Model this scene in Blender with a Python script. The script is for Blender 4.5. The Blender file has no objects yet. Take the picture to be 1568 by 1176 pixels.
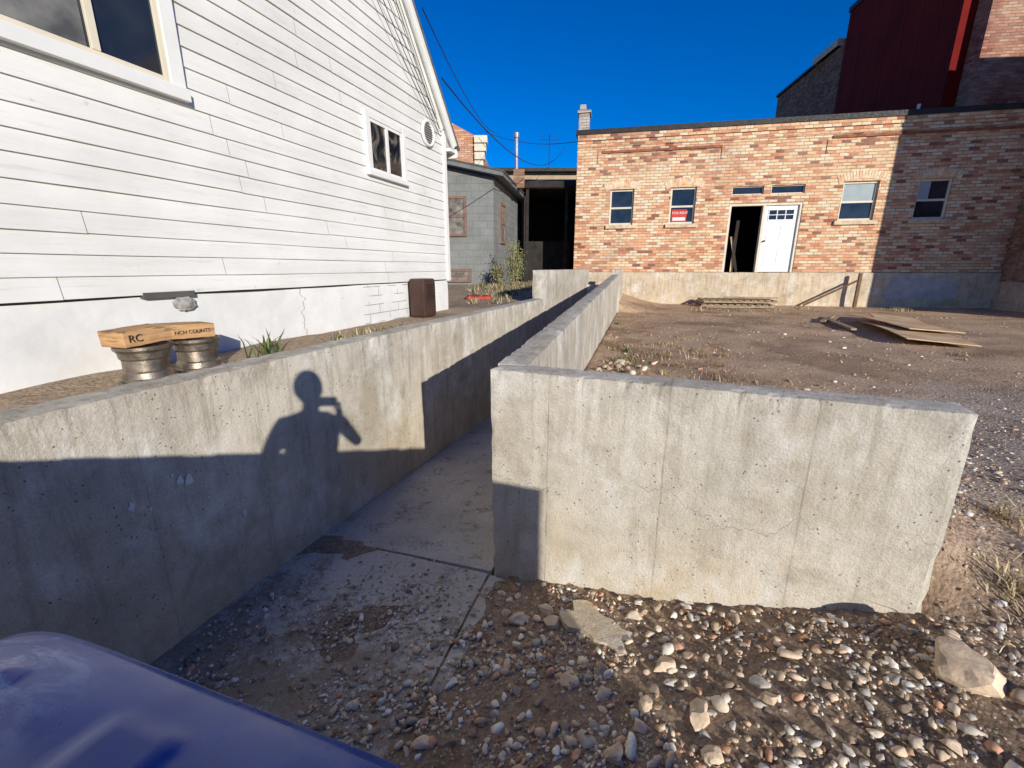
import bpy, bmesh, math, random
import numpy as np
from mathutils import Vector, Matrix, Euler, noise as mn
R=random.Random(7); NR=np.random.RandomState(11)
rad=math.radians
scene=bpy.context.scene
COL=scene.collection

# ------------------------------------------------------------ helpers
def sm(a,b,x):
    t=max(0.0,min(1.0,(x-a)/(b-a))); return t*t*(3-2*t)
def link(o,parent=None):
    COL.objects.link(o)
    if parent: o.parent=parent
    return o
def empty(name,loc=(0,0,0),rz=0):
    e=bpy.data.objects.new(name,None); e.location=loc; e.rotation_euler=(0,0,rz); e.empty_display_size=.2
    return link(e)
def mobj(name,verts,faces,mat=None,parent=None,smooth=False,loc=(0,0,0),rz=0,bevel=0):
    me=bpy.data.meshes.new(name); me.from_pydata([tuple(v) for v in verts],[],faces)
    if mat: me.materials.append(mat)
    if smooth: me.polygons.foreach_set('use_smooth',[True]*len(me.polygons))
    me.update()
    o=bpy.data.objects.new(name,me); o.location=loc; o.rotation_euler=(0,0,rz); link(o,parent)
    if bevel:
        b=o.modifiers.new('b','BEVEL'); b.width=bevel; b.segments=2; b.limit_method='ANGLE'
    return o
def bx(x0,x1,y0,y1,z0,z1):
    v=[(x0,y0,z0),(x1,y0,z0),(x1,y1,z0),(x0,y1,z0),(x0,y0,z1),(x1,y0,z1),(x1,y1,z1),(x0,y1,z1)]
    f=[(0,3,2,1),(4,5,6,7),(0,1,5,4),(1,2,6,5),(2,3,7,6),(3,0,4,7)]
    return v,f
def box(name,e,mat,parent=None,bevel=0,loc=(0,0,0),rz=0):
    v,f=bx(*e); return mobj(name,v,f,mat,parent,bevel=bevel,loc=loc,rz=rz)
def merge(parts):
    V=[];F=[]
    for v,f in parts:
        n=len(V); V+=list(v); F+=[tuple(i+n for i in q) for q in f]
    return V,F
def xf(vf,loc=(0,0,0),rot=(0,0,0)):
    m=Matrix.Translation(loc)@Euler(rot).to_matrix().to_4x4()
    return [tuple(m@Vector(v)) for v in vf[0]],vf[1]
def lathe(profile,n=48):
    V=[];F=[]
    for i in range(n):
        a=2*math.pi*i/n
        for r,z in profile: V.append((r*math.cos(a),r*math.sin(a),z))
    m=len(profile)
    for i in range(n):
        j=(i+1)%n
        for k in range(m-1): F.append((i*m+k,j*m+k,j*m+k+1,i*m+k+1))
    return V,F
def tube(p0,p1,r,n=10):
    p0=Vector(p0);p1=Vector(p1); d=(p1-p0).normalized()
    a=d.orthogonal().normalized(); b=d.cross(a)
    V=[];F=[]
    for p in (p0,p1):
        for i in range(n):
            t=2*math.pi*i/n; V.append(tuple(p+a*r*math.cos(t)+b*r*math.sin(t)))
    for i in range(n): F.append((i,(i+1)%n,n+(i+1)%n,n+i))
    F.append(tuple(range(n))[::-1]); F.append(tuple(range(n,2*n)))
    return V,F
def latbox(nx,ny,nz,f):
    idx={};V=[];F=[]
    def g(i,j,k):
        if (i,j,k) not in idx:
            idx[(i,j,k)]=len(V); V.append(f(i/nx,j/ny,k/nz,i,j,k))
        return idx[(i,j,k)]
    for i in range(nx):
        for k in range(nz):
            F.append((g(i,0,k),g(i+1,0,k),g(i+1,0,k+1),g(i,0,k+1)))
            F.append((g(i,ny,k),g(i,ny,k+1),g(i+1,ny,k+1),g(i+1,ny,k)))
    for j in range(ny):
        for k in range(nz):
            F.append((g(0,j,k),g(0,j,k+1),g(0,j+1,k+1),g(0,j+1,k)))
            F.append((g(nx,j,k),g(nx,j+1,k),g(nx,j+1,k+1),g(nx,j,k+1)))
    for i in range(nx):
        for j in range(ny):
            F.append((g(i,j,nz),g(i+1,j,nz),g(i+1,j+1,nz),g(i,j+1,nz)))
            F.append((g(i,j,0),g(i,j+1,0),g(i+1,j+1,0),g(i+1,j,0)))
    return V,F
def cable(name,pts,r,mat,parent=None,sag=0):
    cu=bpy.data.curves.new(name,'CURVE'); cu.dimensions='3D'; cu.bevel_depth=r; cu.bevel_resolution=1
    if sag and len(pts)==2:
        a=Vector(pts[0]);b=Vector(pts[1]); pts=[a.lerp(b,t/16)-Vector((0,0,sag*4*(t/16)*(1-t/16))) for t in range(17)]
    s=cu.splines.new('POLY'); s.points.add(len(pts)-1)
    for i,p in enumerate(pts): s.points[i].co=(p[0],p[1],p[2],1)
    cu.materials.append(mat); o=bpy.data.objects.new(name,cu); return link(o,parent)

class NT:
    def __init__(s,name,rough=.8,spec=.3):
        s.m=bpy.data.materials.new(name); s.m.use_nodes=True; s.t=s.m.node_tree
        s.b=s.t.nodes['Principled BSDF']; s.b.inputs['Roughness'].default_value=rough
        s.b.inputs['Specular IOR Level'].default_value=spec
        s.co=s.n('ShaderNodeTexCoord').outputs['Object']
    def n(s,typ,ins=None,**pr):
        n=s.t.nodes.new(typ)
        for k,v in pr.items(): setattr(n,k,v)
        for k,v in (ins or {}).items():
            if isinstance(v,bpy.types.NodeSocket): s.t.links.new(v,n.inputs[k])
            else: n.inputs[k].default_value=v
        return n
    def noise(s,sc,det=4,ro=.55,vec=None,dist=0):
        return s.n('ShaderNodeTexNoise',{'Vector':vec or s.co,'Scale':sc,'Detail':det,'Roughness':ro,'Distortion':dist}).outputs[0]
    def map(s,scale=(1,1,1),loc=(0,0,0),vec=None):
        return s.n('ShaderNodeMapping',{'Vector':vec or s.co,'Scale':scale,'Location':loc}).outputs[0]
    def ramp(s,f,st,interp='LINEAR'):
        n=s.n('ShaderNodeValToRGB',{'Fac':f}); cr=n.color_ramp; cr.interpolation=interp
        while len(cr.elements)<len(st): cr.elements.new(.5)
        for e,(p,c) in zip(cr.elements,st):
            e.position=p; e.color=(c,c,c,1) if not hasattr(c,'__len__') else (*c[:3],1)
        return n.outputs[0]
    def math(s,op,a,b=0,c=0):
        return s.n('ShaderNodeMath',{0:a,1:b,2:c},operation=op).outputs[0]
    def mix(s,f,a,b,mode='MIX'):
        n=s.t.nodes.new('ShaderNodeMix'); n.data_type='RGBA'; n.blend_type=mode
        for k,v in ((0,f),(6,a),(7,b)):
            if isinstance(v,bpy.types.NodeSocket): s.t.links.new(v,n.inputs[k])
            else: n.inputs[k].default_value=v if k==0 else (*v[:3],1)
        return n.outputs[2]
    def sep(s,vec=None):
        return s.n('ShaderNodeSeparateXYZ',{0:vec or s.co}).outputs
    def set(s,k,v):
        if isinstance(v,bpy.types.NodeSocket): s.t.links.new(v,s.b.inputs[k])
        else: s.b.inputs[k].default_value=(*v,1) if hasattr(v,'__len__') and len(v)==3 else v
    def bump(s,h,st=.3,d=.01):
        o=s.n('ShaderNodeBump',{'Height':h,'Strength':st,'Distance':d}).outputs[0]; s.t.links.new(o,s.b.inputs['Normal']); return o

def simple(name,c,rough=.7,var=.15,sc=6,metal=0,bump=0,spec=.3,c2=None):
    t=NT(name,rough,spec); n=t.noise(sc,4)
    hi=c2 or tuple(min(1,x*(1+var)) for x in c); lo=tuple(x*(1-var) for x in c)
    t.set('Base Color',t.ramp(n,[(.3,lo),(.7,hi)])); t.set('Metallic',metal)
    t.set('Roughness',t.ramp(t.noise(sc*3,2),[(.3,max(.03,rough-.1)),(.7,min(1,rough+.1))]))
    if bump: t.bump(t.noise(sc*6,4),bump,.005)
    return t.m

def concrete(name,base=(.45,.43,.385),seam=0.0,seamoff=0,warm=True,dark=.5,wz0=0,wz1=.75,cracks=0,wamt=.7,seamk=.6):
    t=NT(name,.92,.12); b=base
    big=t.noise(1.1,6,.62); mid=t.noise(5,6,.68,dist=.4)
    c=t.ramp(big,[(.3,tuple(x*.78 for x in b)),(.5,b),(.7,tuple(x*1.12 for x in b))])
    c=t.mix(.8,c,t.ramp(mid,[(.3,(.77,.75,.71)),(.5,(1,.99,.97)),(.7,(1.08,1.075,1.06))]),'MULTIPLY')
    st=t.noise(1,6,.72,vec=t.map((10,10,.9)))
    zz=t.sep()[2]
    c=t.mix(t.ramp(st,[(.51,0),(.70,dark)]),c,(b[0]*.54,b[1]*.52,b[2]*.48))
    tp=t.math('MULTIPLY',t.ramp(t.math('DIVIDE',zz,1.4),[(.5,0),(.98,1)]),t.ramp(t.noise(1,5,.7,vec=t.map((17,17,1.2),(2,4,1))),[(.50,0),(.62,.55)]))
    c=t.mix(tp,c,(b[0]*.48,b[1]*.45,b[2]*.41))
    wz=t.math('MULTIPLY',t.ramp(zz,[(wz0,1),(wz1,0)]) ,t.ramp(t.noise(2.0,5,vec=t.map((1,1,.8),(3,1,2))),[(.36,0),(.60,wamt)]))
    if warm: c=t.mix(wz,c,(.64,.49,.29))
    c=t.mix(t.ramp(t.noise(3.1,6,.72,vec=t.map((1,1,.6),(7,2,1))),[(.50,0),(.68,.8)]),c,(.76,.73,.665))
    c=t.mix(t.ramp(t.noise(2.2,6,.7,vec=t.map((1,1,1),(1,8,4))),[(.53,0),(.68,.5)]),c,(b[0]*.60,b[1]*.53,b[2]*.42))
    c=t.mix(t.ramp(t.noise(1.6,7,.75,vec=t.map((1,1,1),(4,3,9)),dist=.8),[(.56,0),(.64,.35)]),c,(b[0]*.50,b[1]*.47,b[2]*.43))
    fine=t.noise(85,4,.75)
    c=t.mix(.7,c,t.ramp(fine,[(.28,.72),(.6,1.06)]),'MULTIPLY')
    vo=t.n('ShaderNodeTexVoronoi',{'Vector':t.co,'Scale':30.0,'Randomness':1.0}).outputs['Distance']
    pit=t.math('MULTIPLY',t.math('LESS_THAN',vo,.14),t.ramp(t.noise(4,3),[(.48,0),(.54,1)]))
    c=t.mix(t.math('MULTIPLY',pit,.8),c,(.12,.10,.085))
    h=t.math('ADD',t.math('MULTIPLY',mid,.8),t.math('MULTIPLY',fine,.4))
    h=t.math('SUBTRACT',h,t.math('MULTIPLY',pit,.8))
    if cracks:
        zc=t.math('ADD',t.math('MULTIPLY',t.math('SUBTRACT',t.noise(1.8,5,.6,vec=t.map((1,1,0))),.5),.9),cracks)
        d=t.math('ABSOLUTE',t.math('SUBTRACT',zz,zc))
        ck=t.math('MULTIPLY',t.math('LESS_THAN',d,.0020),t.ramp(t.noise(1.1,2,vec=t.map((1,1,0),(4,4,0))),[(.47,0),(.5,.55)]))
        c=t.mix(ck,c,(.22,.18,.14)); h=t.math('SUBTRACT',h,ck)
    if seam:
        xx=t.math('ADD',t.sep()[0],t.math('MULTIPLY',t.math('SUBTRACT',t.noise(3,4,.7),.5),.022))
        fr=t.math('FRACT',t.math('DIVIDE',t.math('ADD',xx,seamoff),seam))
        d=t.math('MULTIPLY',t.math('ABSOLUTE',t.math('SUBTRACT',fr,.5)),seam)
        ln=t.math('LESS_THAN',d,.0035)
        wide=t.ramp(t.math('DIVIDE',d,.045),[(0,.8),(1,0)])
        c=t.mix(t.math('MULTIPLY',wide,t.ramp(t.noise(4,5,.7,vec=t.map((1,1,1),(6,6,6))),[(.45,0),(.6,.6)])),c,(b[0]*.6,b[1]*.57,b[2]*.51))
        c=t.mix(t.math('MULTIPLY',ln,t.ramp(t.noise(6,5,.75),[(.42,.08),(.62,seamk)])),c,(.24,.21,.17))
        h=t.math('ADD',h,t.math('MULTIPLY',ln,.7))
    t.set('Base Color',c); t.bump(h,.8,.016); return t.m

def brick(name,stops,mortar=(.50,.45,.38),bw=.235,bh=.082,weather=.35):
    t=NT(name,.9,.12); s=t.sep()
    wob=t.math('MULTIPLY',t.math('SUBTRACT',t.noise(5,2),.5),.018)
    z=t.math('ADD',s[2],wob); u=t.math('ADD',t.math('ADD',s[0],s[1]),t.math('MULTIPLY',wob,1.4))
    zr=t.math('DIVIDE',z,bh); row=t.math('FLOOR',zr)
    shift=t.math('MULTIPLY',t.math('FLOORED_MODULO',row,2.0),.5)
    uu=t.math('ADD',t.math('DIVIDE',u,bw),shift); cu=t.math('FLOOR',uu)
    cell=t.n('ShaderNodeCombineXYZ',{0:cu,1:row,2:3.3}).outputs[0]
    wn=t.n('ShaderNodeTexWhiteNoise',{'Vector':cell},noise_dimensions='3D')
    c=t.ramp(wn.outputs['Value'],stops,'CONSTANT')
    c=t.mix(.6,c,t.ramp(t.noise(18,4,.7),[(.3,.6),(.7,1.2)]),'MULTIPLY')
    fu=t.math('FRACT',uu); fv=t.math('FRACT',zr)
    du=t.math('MULTIPLY',t.math('MINIMUM',fu,t.math('SUBTRACT',1,fu)),bw)
    dv=t.math('MULTIPLY',t.math('MINIMUM',fv,t.math('SUBTRACT',1,fv)),bh)
    d=t.math('MINIMUM',du,dv)
    mm=t.ramp(t.math('DIVIDE',d,.02),[(.25,1),(.5,0)])
    c=t.mix(mm,c,t.mix(t.ramp(t.noise(3,5,.7),[(.4,0),(.6,1)]),tuple(x*.40 for x in mortar),mortar))
    c=t.mix(t.ramp(t.noise(.55,6,.65),[(.45,0),(.68,weather)]),c,(.70,.54,.37))
    c=t.mix(t.ramp(t.noise(.8,6,.72,vec=t.map((1,1,1),(9,3,2))),[(.53,0),(.70,.5)]),c,(.28,.12,.075))
    t.set('Base Color',c)
    h=t.math('SUBTRACT',t.math('MULTIPLY',t.noise(25,3),.5),mm); t.bump(h,.9,.014)
    return t.m

# ------------------------------------------------------------ materials
m_conc=concrete('concrete_front',(.62,.575,.49),seam=.61,seamoff=-.045,cracks=.72)
m_concL=concrete('concrete_long',(.56,.515,.435),seam=.61,dark=.75,seamk=.45)
m_white=simple('white_paint',(.76,.75,.71),.55,.06,3)
m_glass=NT('window_glass',.06,.6); m_glass.set('Base Color',m_glass.ramp(m_glass.noise(2.2,3),[(.35,(.008,.012,.02)),(.7,(.03,.035,.045))])); m_glass=m_glass.m
m_vinyl=simple('cream_vinyl',(.70,.63,.48),.45,.05,4)
m_black=simple('dark_metal',(.03,.028,.027),.6,.3,5)
m_wire=simple('black_cable',(.02,.02,.02),.6,.2,5)
m_wood=simple('weathered_wood',(.36,.27,.18),.85,.35,9,bump=.4)
m_dark=simple('dark_interior',(.02,.018,.016),.9,.3,3)

# ------------------------------------------------------------ terrain
def g(x,y):
    dl=x-(-2.4245+.37*y); dr=x-(-.811+.29*y)
    px=x+.124; py=y-2.37; p=.927*px-.375*py; q=.375*px+.927*py
    nq=max(0,-q)
    zf=min(.7,.14*p) if p>0 else 0.0
    zf+=.13*sm(.9,2.3,p)*(1-sm(.1,1.3,nq))*(1-sm(2.6,3.8,p))
    zf-=.05*min(nq,2.2)*sm(.2,1.0,p)
    zf+=.30*sm(1.9,2.35,nq)*(1-sm(1.5,2.1,p))
    lot=.7
    k=sm(2.05,2.7,p); hR=zf+(lot-zf)*sm(.03-.5*k,.17+.9*k,q)
    hT=-.06-.033*max(0,y-2.4)
    m=hT+(hR-hT)*sm(.03,.17,dr)
    tq=sm(-.05,.05,q); h=zf*(1-tq)+m*tq
    left=1.25+.15*sm(8,12,y)
    sL=sm(-.18,-.04,dl); h=left*(1-sL)+h*sL
    e=sm(12.0,12.2,y); hf=1.4-.7*sm(-1.2,2.2,dl)
    return h*(1-e)+e*hf
def micro(x,y):
    return .018*mn.noise(Vector((x*1.7,y*1.7,0)))+.008*mn.noise(Vector((x*6,y*6,3)))
def axis(a,b,st,lo,hi):
    v=list(np.arange(a,b,st)); s=st; x=v[-1]
    while x<hi: s=min(s*1.25,60); x+=s; v.append(x)
    s=st; x=a; pre=[]
    while x>lo: s=min(s*1.25,60); x-=s; pre.append(x)
    return pre[::-1]+v
xs=axis(-3.7,6,.06,-300,300); ys=axis(-2.6,12.6,.07,-300,500)
V=[];C=[]
lotc=(.66,.465,.305); frc=(.36,.265,.19); grv=(.50,.44,.37); lef=(.50,.38,.26)
def lerp(a,b,t): return tuple(i+(j-i)*t for i,j in zip(a,b))
for y in ys:
    for x in xs:
        V.append((x,y,g(x,y)+micro(x,y)))
        q=.375*(x+.124)+.927*(y-2.37); p=.927*(x+.124)-.375*(y-2.37)
        c=lerp(frc,lotc,sm(-.3,.7,q)); nn=mn.noise(Vector((x*.6,y*.6,1)))*.5
        c=lerp(c,grv,sm(2.2,3.6,p+nn)*(1-sm(1.8,4.5,q+nn*2)))
        # mottled darker organic soil among paler dust
        if q>0 and x-(-.811+.29*y)>0:
            c=lerp(c,(.34,.225,.14),.6*sm(.05,.45,mn.fractal(Vector((x*.8,y*.8,7)),.8,2.0,4)))
        if x-(-2.4245+.37*y)<-.1: c=lef
        C.append((*c,1))
nx=len(xs)
F=[(j*nx+i,j*nx+i+1,(j+1)*nx+i+1,(j+1)*nx+i) for j in range(len(ys)-1) for i in range(nx-1)]
t=NT('dirt',.97,.03)
at=t.n('ShaderNodeAttribute',attribute_name='tint').outputs['Color']
c=t.mix(.85,at,t.ramp(t.noise(.9,7,.72),[(.3,(.58,.52,.46)),(.5,(.95,.94,.93)),(.7,(1.2,1.17,1.12))]),'MULTIPLY')
c=t.mix(.8,c,t.ramp(t.noise(24,6,.8),[(.34,.42),(.6,1.15)]),'MULTIPLY')
vn=t.n('ShaderNodeTexVoronoi',{'Vector':t.co,'Scale':52.0})
c=t.mix(t.math('MULTIPLY',t.math('LESS_THAN',vn.outputs['Distance'],.30),t.ramp(t.noise(3,4),[(.38,0),(.6,.65)])),c,t.mix(.78,vn.outputs['Color'],(.60,.48,.36)))
t.set('Base Color',c)
h=t.math('SUBTRACT',t.noise(30,6,.75),t.math('MULTIPLY',vn.outputs['Distance'],.5)); t.bump(h,.85,.02)
ground=mobj('ground',V,F,t.m,smooth=True)
ca=ground.data.color_attributes.new('tint','FLOAT_COLOR','POINT'); ca.data.foreach_set('color',[a for c_ in C for a in c_])

# ------------------------------------------------------------ concrete walls
def cwall(name,L,T,zb,ztop,mat,loc,rz,parent=None,step=.06,amp=.0035,chip=.008,seed=0):
    nx_=max(2,int(L/step)); ny_=4; nz_=24
    def f(u,v,w,i,j,k):
        x=u*L; y=v*T; zt=ztop(x); z=zb+(zt-zb)*w
        s=Vector((x*3+seed,y*3,z*3)); s2=Vector((x*14+seed,y*14,z*14))
        ex=(i in(0,nx_)); ey=(j in(0,ny_)); ez=(k==nz_)
        dx=mn.noise(s+Vector((9,0,0)))*amp; dy=mn.noise(s)*amp+mn.noise(s2)*amp*.4; dz=mn.noise(s+Vector((0,5,0)))*amp
        cnt=ex+ey+ez
        if cnt>=2:
            c=chip*(.35+max(0,mn.noise(s2+Vector((3,3,3))))*2.4)
            if ex: dx+=c*(1 if i==0 else -1)
            if ey: dy+=c*(1 if j==0 else -1)*(1 if T>0 else -1)
            if ez: dz-=c
        return (x+dx,y+dy,z+dz)
    V,F=latbox(nx_,ny_,nz_,f)
    if T<0: F=[q[::-1] for q in F]
    return mobj(name,V,F,mat,parent,loc=loc,rz=rz)
rwall=empty('concrete_retaining_wall')
cwall('front_segment',2.087,.19,-.4,lambda x:1.352,m_conc,(-.124,2.37,0),math.atan2(-.375,.927),rwall,step=.025,chip=.008)
cwall('long_segment',(12.2-2.5)*1.0412,-.19,-.7,lambda x:1.357+.036*x,m_concL,(-.086,2.5,0),math.atan2(1,.29),rwall,seed=4)
cwall('raised_end',2.2,-.21,.2,lambda x:1.86,m_concL,(-.811+.29*12.2,12.2,0),math.atan2(1,.29),rwall,seed=8)
lwall=empty('concrete_retaining_wall')
angL=math.atan2(1,.37)
cwall('long_segment',(8.13+3)*1.0663,.21,-.7,lambda x:1.352,m_concL,(-2.4245-.37*3,-3,0),angL,lwall,seed=2,step=.045)
cwall('raised_segment',(12.2-8.13)*1.0663,.23,-.7,lambda x:1.86,m_concL,(-2.4245+.37*8.13+.004,8.13,0),angL,lwall,seed=6)
cwall('end_wall',1.0,.2,-.7,lambda x:1.45,m_concL,(-2.4245+.37*12.0-.1,12.0,0),-.02,lwall,seed=3)
P=[]
for cx_,cz_,s_ in [(5.33,.86,.030),(5.37,.845,.034),(5.11,.83,.022),(5.63,.50,.024),(5.30,.90,.012),(5.18,.78,.010),(5.45,.70,.009),(5.6,.56,.010)]:
    n_=14; V=[(cx_,-.0075,cz_)]
    for i in range(n_):
        a=i/n_*6.283; r_=s_*(.65+.5*mn.noise(Vector((cx_*7+math.cos(a)*1.5,cz_*7,math.sin(a)*1.5)))+.15*R.random())
        V.append((cx_+r_*.75*math.cos(a),-.0055,cz_+r_*1.3*math.sin(a)))
    P.append((V,[(0,1+(i+1)%n_,1+i) for i in range(n_)]))
mobj('mortar_splashes',*merge(P),simple('lime_splash',(.70,.69,.66),.9,.1,30),lwall,loc=(-2.4245-.37*3,-3,0),rz=angL)

# ------------------------------------------------------------ ramp floor
t=NT('slab_concrete',1.0,.0)
c=t.ramp(t.noise(1.5,7,.65),[(.3,(.48,.435,.365)),(.5,(.58,.535,.46)),(.7,(.66,.62,.55))])
c=t.mix(.7,c,t.ramp(t.noise(60,5,.7),[(.3,.74),(.65,1.08)]),'MULTIPLY')
s_=t.sep()
qq=t.math('ADD',t.math('MULTIPLY',s_[0],.375),t.math('MULTIPLY',s_[1],.927))
near=t.ramp(t.math('SUBTRACT',2.0,qq),[(.0,0),(.9,1)])
dm=t.ramp(t.math('ADD',t.math('ADD',t.math('MULTIPLY',t.noise(4.2,9,.82),.7),t.math('MULTIPLY',t.noise(28,6,.8),.3)),t.math('MULTIPLY',near,.10)),[(.54,0),(.62,1)])
c=t.mix(t.math('MULTIPLY',dm,.85),c,t.mix(t.noise(55,5,.75),(.18,.13,.09),(.46,.35,.25)))
vo=t.n('ShaderNodeTexVoronoi',{'Vector':t.co,'Scale':18.0}).outputs['Distance']
c=t.mix(t.math('MULTIPLY',t.math('LESS_THAN',vo,.12),t.ramp(t.noise(2.5,3),[(.48,0),(.55,.6)])),c,(.32,.24,.16))
t.set('Base Color',c); t.bump(t.math('ADD',t.noise(45,6,.75),dm),.6,.01)
m_slab=t.m
floor=empty('ramp_floor')
def lx(y): return -2.4245+.37*y+.004
def rx(y): return -.811+.29*y-.004
def slab(name,quad,mat,n=24,dz=0,par=floor,th=.05):
    a,b,c_,d=[Vector((p[0],p[1],0)) for p in quad]
    V=[];F=[]
    for j in range(n+1):
        for i in range(n+1):
            u=i/n;v=j/n
            p=a.lerp(b,u).lerp(d.lerp(c_,u),v); z=(-.033*max(0,p.y-2.4))+dz+.006*mn.noise(p*2)
            V.append((p.x,p.y,z))
    for j in range(n):
        for i in range(n): F.append((j*(n+1)+i,j*(n+1)+i+1,(j+1)*(n+1)+i+1,(j+1)*(n+1)+i))
    m0=len(V); ring=[i for i in range(n+1)]+[(j)*(n+1)+n for j in range(1,n+1)]+[n*(n+1)+i for i in range(n-1,-1,-1)]+[j*(n+1) for j in range(n-1,0,-1)]
    for r in ring: V.append((V[r][0],V[r][1],V[r][2]-th))
    k=len(ring)
    for i in range(k): F.append((ring[i],m0+i,m0+(i+1)%k,ring[(i+1)%k]))
    return mobj(name,V,F,mat,par)
slab('far_slab',[(lx(2.78),2.78),(-.135,2.395),(rx(6.2),6.2),(lx(6.2),6.2)],m_slab,dz=.012)
slab('deep_slab',[(lx(6.21),6.21),(rx(6.21),6.21),(rx(12),12),(lx(12),12)],m_slab,dz=.010)
slab('near_slab',[(lx(.2),.2),(-.60,.9),(-.155,2.375),(lx(2.77),2.77)],m_slab,dz=.008)
slab('side_slab',[(-.585,.9),(-.15,.8),(.12,2.24),(-.14,2.36)],m_slab,dz=.011)

# ------------------------------------------------------------ stones
def ico(sub):
    bm=bmesh.new(); bmesh.ops.create_icosphere(bm,subdivisions=sub,radius=1)
    v=np.array([q.co[:] for q in bm.verts]); f=np.array([[w.index for w in q.verts] for q in bm.faces]); bm.free(); return v,f
I1=ico(1); I2=ico(2)
def in_wall(x,y):
    dl=x-(-2.4245+.37*y)
    if y<12 and -.24<dl<.03: return True
    px=x+.124;py=y-2.37;p=.927*px-.375*py;q=.375*px+.927*py
    if -.02<p<2.11 and -.02<q<.22: return True
    dr=x-(-.811+.29*y)
    if q>0 and y<12.3 and -.03<dr<.24: return True
    return False
palA=np.array([(.80,.68,.52),(.60,.47,.34),(.86,.80,.69),(.44,.34,.25),(.70,.50,.34),(.55,.50,.43),(.80,.62,.45),(.34,.27,.21),(.62,.36,.23),(.88,.83,.74)])
palB=np.array([(.66,.49,.33),(.54,.40,.27),(.72,.56,.40),(.46,.34,.22),(.60,.48,.36),(.78,.66,.50)])
def stones(name,pts,base,mat,flat=.62,sink=.25,jit=.2,pal=palA,cuts=5):
    v0,f0=base; n=len(pts); m=len(v0)
    P=np.array([q[:3] for q in pts]); S=np.array([q[3] for q in pts])
    ang=NR.rand(n)*6.283; tx=(NR.rand(n)-.5)*1.1
    vv=np.repeat(v0[None],n,0)*(1+(NR.rand(n,m,1)-.5)*2*jit)
    for _ in range(cuts):
        d=NR.randn(n,3); d/=np.linalg.norm(d,axis=1)[:,None]
        pr=np.einsum('nij,nj->ni',vv,d); lim=(.35+NR.rand(n)*.4)[:,None]
        ov=np.maximum(0,pr-lim); vv-=ov[:,:,None]*d[:,None,:]
    sc=np.stack([1.1+NR.rand(n)*.5,.75+NR.rand(n)*.35,flat*(.8+NR.rand(n)*.7)],1)*S[:,None]
    vv=vv*sc[:,None,:]
    y=vv[:,:,1].copy();z=vv[:,:,2].copy(); ct=np.cos(tx)[:,None];st=np.sin(tx)[:,None]
    vv[:,:,1]=y*ct-z*st; vv[:,:,2]=y*st+z*ct
    x=vv[:,:,0].copy();y=vv[:,:,1].copy(); ca=np.cos(ang)[:,None];sa=np.sin(ang)[:,None]
    vv[:,:,0]=x*ca-y*sa; vv[:,:,1]=x*sa+y*ca
    vv+=P[:,None,:]; vv[:,:,2]+=(S*flat*(1-2*sink)*.6)[:,None]
    ff=(f0[None]+(np.arange(n)*m)[:,None,None]).reshape(-1,3)
    me=bpy.data.meshes.new(name); me.vertices.add(n*m); me.vertices.foreach_set('co',vv.reshape(-1).astype(np.float32))
    k=len(ff); me.loops.add(k*3); me.loops.foreach_set('vertex_index',ff.reshape(-1).astype(np.int32))
    me.polygons.add(k); me.polygons.foreach_set('loop_start',np.arange(0,k*3,3,dtype=np.int32)); me.polygons.foreach_set('loop_total',np.full(k,3,dtype=np.int32))
    me.update(); me.validate()
    cc=pal[NR.randint(0,len(pal),n)]*(.7+NR.rand(n,1)*.45); cc=np.concatenate([np.repeat(cc,m,0),np.ones((n*m,1))],1)
    a=me.color_attributes.new('tint','FLOAT_COLOR','POINT'); a.data.foreach_set('color',cc.reshape(-1).astype(np.float32))
    me.materials.append(mat); return link(bpy.data.objects.new(name,me))
t=NT('stone',.95,.06)
c=t.n('ShaderNodeAttribute',attribute_name='tint').outputs['Color']
c=t.mix(.7,c,t.ramp(t.noise(60,4,.7),[(.3,.62),(.7,1.15)]),'MULTIPLY'); t.set('Base Color',c); t.bump(t.noise(90,3),.4,.004); m_stone=t.m
def pq(p,q): return (-.124+.927*p+.375*q, 2.37-.375*p+.927*q)
def clump(x,y,f=2.2,o=0): return .5+.5*mn.fractal(Vector((x*f+o,y*f,0)),.8,2.0,4)*1.3
pts=[]; n=0
while n<20000:
    p=R.uniform(-1.7,4.4); q=R.uniform(-2.0,.0); x,y=pq(p,q)
    if in_wall(x,y) or x<-2.4245+.37*y: continue
    cl=clump(x,y); dens=sm(.42,.60,cl)
    if p<.35: dens=(.12+.88*dens)*(.10+.90*sm(-1.1,.2,p-q*.75-.2))*sm(.02,.35,-q)
    else: dens=.10+.90*dens
    if R.random()>dens: n+=.12; continue
    r=min(math.exp(R.gauss(math.log(.0070),.60)),.026)
    if p<-.3: r*=.8
    pts.append((x,y,g(x,y)+micro(x,y)*(0 if p<.1 else 1)+(.012 if p<.15 else 0),r)); n+=1
n=0
while n<6500:
    p=R.uniform(2.1,6.5); q=R.uniform(-.3,3.4); x,y=pq(p,q)
    if in_wall(x,y): continue
    if R.random()>.06+.9*(1-sm(.5,3.0,q))*(.3+.7*sm(.42,.6,clump(x,y,1.5,3))): n+=.2; continue
    pts.append((x,y,g(x,y)+micro(x,y),min(.022,math.exp(R.gauss(math.log(.008),.45))))); n+=1
for i in range(260):
    y=R.uniform(2.6,7); e=R.random()**2; x=(lx(y)+.03+e*.25) if R.random()<.6 else R.uniform(lx(y),rx(y))
    if in_wall(x,y): continue
    pts.append((x,y,-.033*max(0,y-2.4)+.014,R.uniform(.002,.007)))
stones('gravel',pts,I1,m_stone)
pts=[]; n=0
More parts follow.
